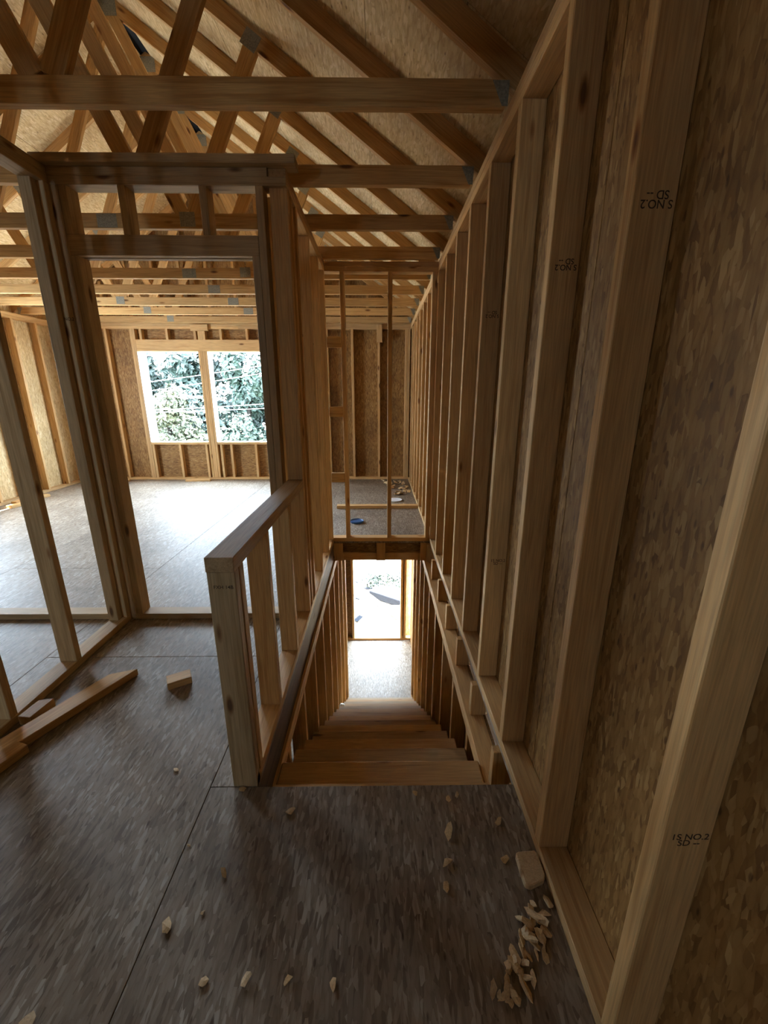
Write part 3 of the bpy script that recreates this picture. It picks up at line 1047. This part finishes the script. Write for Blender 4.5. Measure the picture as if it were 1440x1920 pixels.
# ------------------------------------------------------------------ outside
ZG = -3.05
gr = piece('ground', None, (-60, YD + 0.12, ZG - 0.1), (50, 80, ZG), 'ground', 0)
tag(gr, 'pale sunlit dirt yard outside the house', 'ground', kind='structure')
dk = root('porch_deck', 'bright strand board sheet forming the porch deck outside the door', 'deck')
piece('deck_sheet', dk, (-1.2, YD + 0.105, ZL - 0.04), (1.1, 7.62, ZL - 0.02), 'roof', 0.001)
piece('deck_joist', dk, (-1.2, 7.58, ZL - 0.20), (1.1, 7.62, ZL - 0.041))
piece('deck_joist', dk, (-1.2, YD + 0.11, ZL - 0.20), (1.1, YD + 0.15, ZL - 0.041))
for x in (-1.15, 1.0):
    piece('deck_post', dk, (x, 7.50, ZG), (x + W4, 7.575, ZL - 0.041))
pl = bar('lumber_plank', None, (-0.42, 8.25, ZL + 0.02), (0.42, 6.98, ZL + 0.012), 0.10, T2, (0, 0, 1), 'chip')
tag(pl, 'pale plank lying diagonally across the porch outside the door', 'plank')
bd = bar('shingle_bundle', None, (-0.15, 8.55, ZG + 0.10), (0.55, 8.05, ZG + 0.10), 0.30, 0.16, (0, 0, 1), 'shingle', 0.01)
tag(bd, 'dark grey shingle bundle on the ground beyond the porch', 'shingles')
for i, (x, y, s, lb) in enumerate(((-0.15, 9.75, 0.09, 'dark shingle scrap alone on the bright ground'), (-0.55, 9.3, 0.10, 'dark shingle scrap at the door opening\'s edge on bright ground'), (-0.45, 8.4, 0.12, 'torn grey scrap by the end of the diagonal plank'), (-0.40, 7.05, 0.10, 'dark scrap on the porch beside the threshold'), (-0.3, 8.9, 0.10, 'grey scrap behind the diagonal plank'))):
    chip(x, y, s, lb, 'scraps outside the door', z=ZG if y > 7.6 else ZL - 0.02, mat='shingle', thick=0.12, name='shingle_scrap')


piece('deck_edge_flashing', dk, (-1.2, 7.56, ZL - 0.0198), (1.1, 7.60, ZL - 0.018), 'shingle', 0)  # black strip standing in for the dark gap at the deck edge
for j in range(3):
    x = -0.46
    for i in range(9):
        wd_ = random.uniform(0.02, 0.06)
        if x + wd_ < 0.02:
            piece('printed_mark', dk, (x, 6.86 + 0.05 * j, ZL - 0.0198), (x + wd_, 6.875 + 0.05 * j, ZL - 0.0192), 'shingle', 0)
        x += wd_ + random.uniform(0.012, 0.03)


def leaf_cloud(name, parent, blobs, n, size, mat, seed):
    rnd = random.Random(seed)
    verts, faces = [], []
    for i in range(n):
        cx, cy, cz, rx, ry, rz = rnd.choice(blobs)
        d = Vector((rnd.gauss(0, 1), rnd.gauss(0, 1), rnd.gauss(0, 1))).normalized() * (rnd.random() ** 0.4)
        c = Vector((cx + d.x * rx, cy + d.y * ry, cz + d.z * rz))
        nrm = (d + Vector((rnd.gauss(0, .5), rnd.gauss(0, .5) - 0.4, rnd.gauss(0, .5) + 0.3))).normalized()
        a = nrm.orthogonal().normalized()
        a = Matrix.Rotation(rnd.uniform(0, 6.28), 3, nrm) @ a
        b = nrm.cross(a)
        s = size * rnd.uniform(0.6, 1.3)
        k = len(verts)
        verts += [c - a * s, c + b * s * 0.5 + nrm * s * 0.15, c + a * s, c - b * s * 0.5 + nrm * s * 0.15]
        faces.append((k, k + 1, k + 2, k + 3))
    me = bpy.data.meshes.new(name)
    me.from_pydata([tuple(v) for v in verts], [], faces)
    me.materials.append(MAT[mat])
    o = link(name, me, parent)
    o['kind'] = 'stuff'
    return o


def tree(x, y, h, r, mat, label, seed, n=5200, size=0.13, low=0.15):
    rnd = random.Random(seed * 7 + 1)
    t = root('tree', label, 'tree', (x, y, ZG), 'trees beyond the windows')
    bm = bmesh.new()
    prev = None
    nn = 8
    for i in range(7):
        f = i / 6
        z = h * 0.85 * f
        rr = 0.16 * (1 - 0.8 * f) + 0.02
        ox, oy = 0.15 * math.sin(2.3 * f + seed), 0.15 * math.cos(1.7 * f + seed)
        ring = [bm.verts.new((ox + rr * math.cos(math.tau * j / nn), oy + rr * math.sin(math.tau * j / nn), z)) for j in range(nn)]
        if prev:
            for j in range(nn):
                bm.faces.new((prev[j], prev[(j + 1) % nn], ring[(j + 1) % nn], ring[j]))
        prev = ring
    bm.faces.new(prev)
    me = bpy.data.meshes.new('trunk')
    bm.to_mesh(me)
    bm.free()
    me.materials.append(MAT['bark'])
    link('trunk', me, t)
    blobs = []
    for i in range(16):
        f = rnd.uniform(low, 1.0)
        w = r * (1.0 - 0.55 * max(0, f - 0.4) / 0.6)
        a = rnd.uniform(0, math.tau)
        q = rnd.uniform(0.2, 0.75)
        blobs.append((w * q * math.cos(a), w * q * math.sin(a), h * f * 0.92, w * 0.55, w * 0.55, h * 0.14))
    leaf_cloud('crown', t, blobs, n, size, mat, seed)
    return t


tree(-7.6, 15.5, 4.6, 1.6, 'leaf_yellow', 'yellow-green sunlit tree in front of the darker trees outside', 3, 6500, 0.10, 0.12)
tree(-10.4, 18.2, 6.2, 2.2, 'leaf_dark', 'dark tree behind the yellow tree toward the outer wall', 5, 11000, 0.15, 0.05)
tree(-7.9, 19.0, 6.4, 2.2, 'leaf_dark', 'dark tree directly behind the yellow tree', 8, 11000, 0.15, 0.05)
tree(-5.6, 18.0, 6.2, 2.1, 'leaf_mid', 'green tree filling the opening next to the door frame', 11, 11000, 0.14, 0.05)
tree(-3.4, 18.6, 6.3, 2.1, 'leaf_mid', 'green tree mostly hidden behind the door frame studs', 13, 9000, 0.15, 0.05)
tree(-5.0, 15.8, 3.8, 1.4, 'leaf_mid', 'low bushy green tree in front of the taller green tree', 17, 4200, 0.10, 0.1)
tree(-12.9, 19.0, 6.3, 2.3, 'leaf_dark', 'dark tree at the outermost edge of the window view', 19, 9000, 0.15, 0.05)
for i, x in enumerate((-13.2, -10.3, -7.6, -5.0, -2.4)):
    tree(x, 22.8, 7.0, 2.6, 'leaf_dark', ['outermost dark tree of the back row', 'second dark tree of the back row', 'third dark tree of the back row', 'fourth dark tree of the back row', 'innermost dark tree of the back row'][i], 23 + i, 13000, 0.19, 0.05)

br = root('brush_pile', 'dark bluish brush heap on the bright ground beyond the porch', 'brush', (0.12, 8.95, ZG))
leaf_cloud('twigs', br, [(-0.3, 0.1, 0.15, 0.3, 0.3, 0.15), (0.1, 0.15, 0.22, 0.4, 0.3, 0.22), (0.5, 0.0, 0.2, 0.35, 0.3, 0.2)], 700, 0.045, 'leaf_dark', 77)
cables = [((-7.5, 2.58), (-5.79, 2.71), 'topmost'), ((-7.41, 1.79), (-5.36, 2.07), 'second'), ((-7.38, 1.52), (-5.37, 1.82), 'third'), ((-7.40, 0.90), (-5.39, 1.01), 'second lowest'), ((-7.40, 0.83), (-5.38, 0.90), 'lowest')]
for (xa, za), (xb, zb), w in cables:
    sl = (zb - za) / (xb - xa)
    bm = bmesh.new()
    prev = None
    for i in range(13):
        x = -16 + 24 * i / 12
        z = za + sl * (x - xa) + 0.004 * (x - xa - 1.7) ** 2
        ring = [bm.verts.new((x, 14.0 + 0.008 * math.cos(math.tau * j / 6), z + 0.008 * math.sin(math.tau * j / 6))) for j in range(6)]
        if prev:
            for j in range(6):
                bm.faces.new((prev[j], prev[(j + 1) % 6], ring[(j + 1) % 6], ring[j]))
        prev = ring
    me = bpy.data.meshes.new('overhead_cable')
    bm.to_mesh(me)
    bm.free()
    me.materials.append(MAT['cable'])
    tag(link('overhead_cable', me), w + ' pale overhead cable crossing in front of the trees outside', 'cable', 'overhead cables')
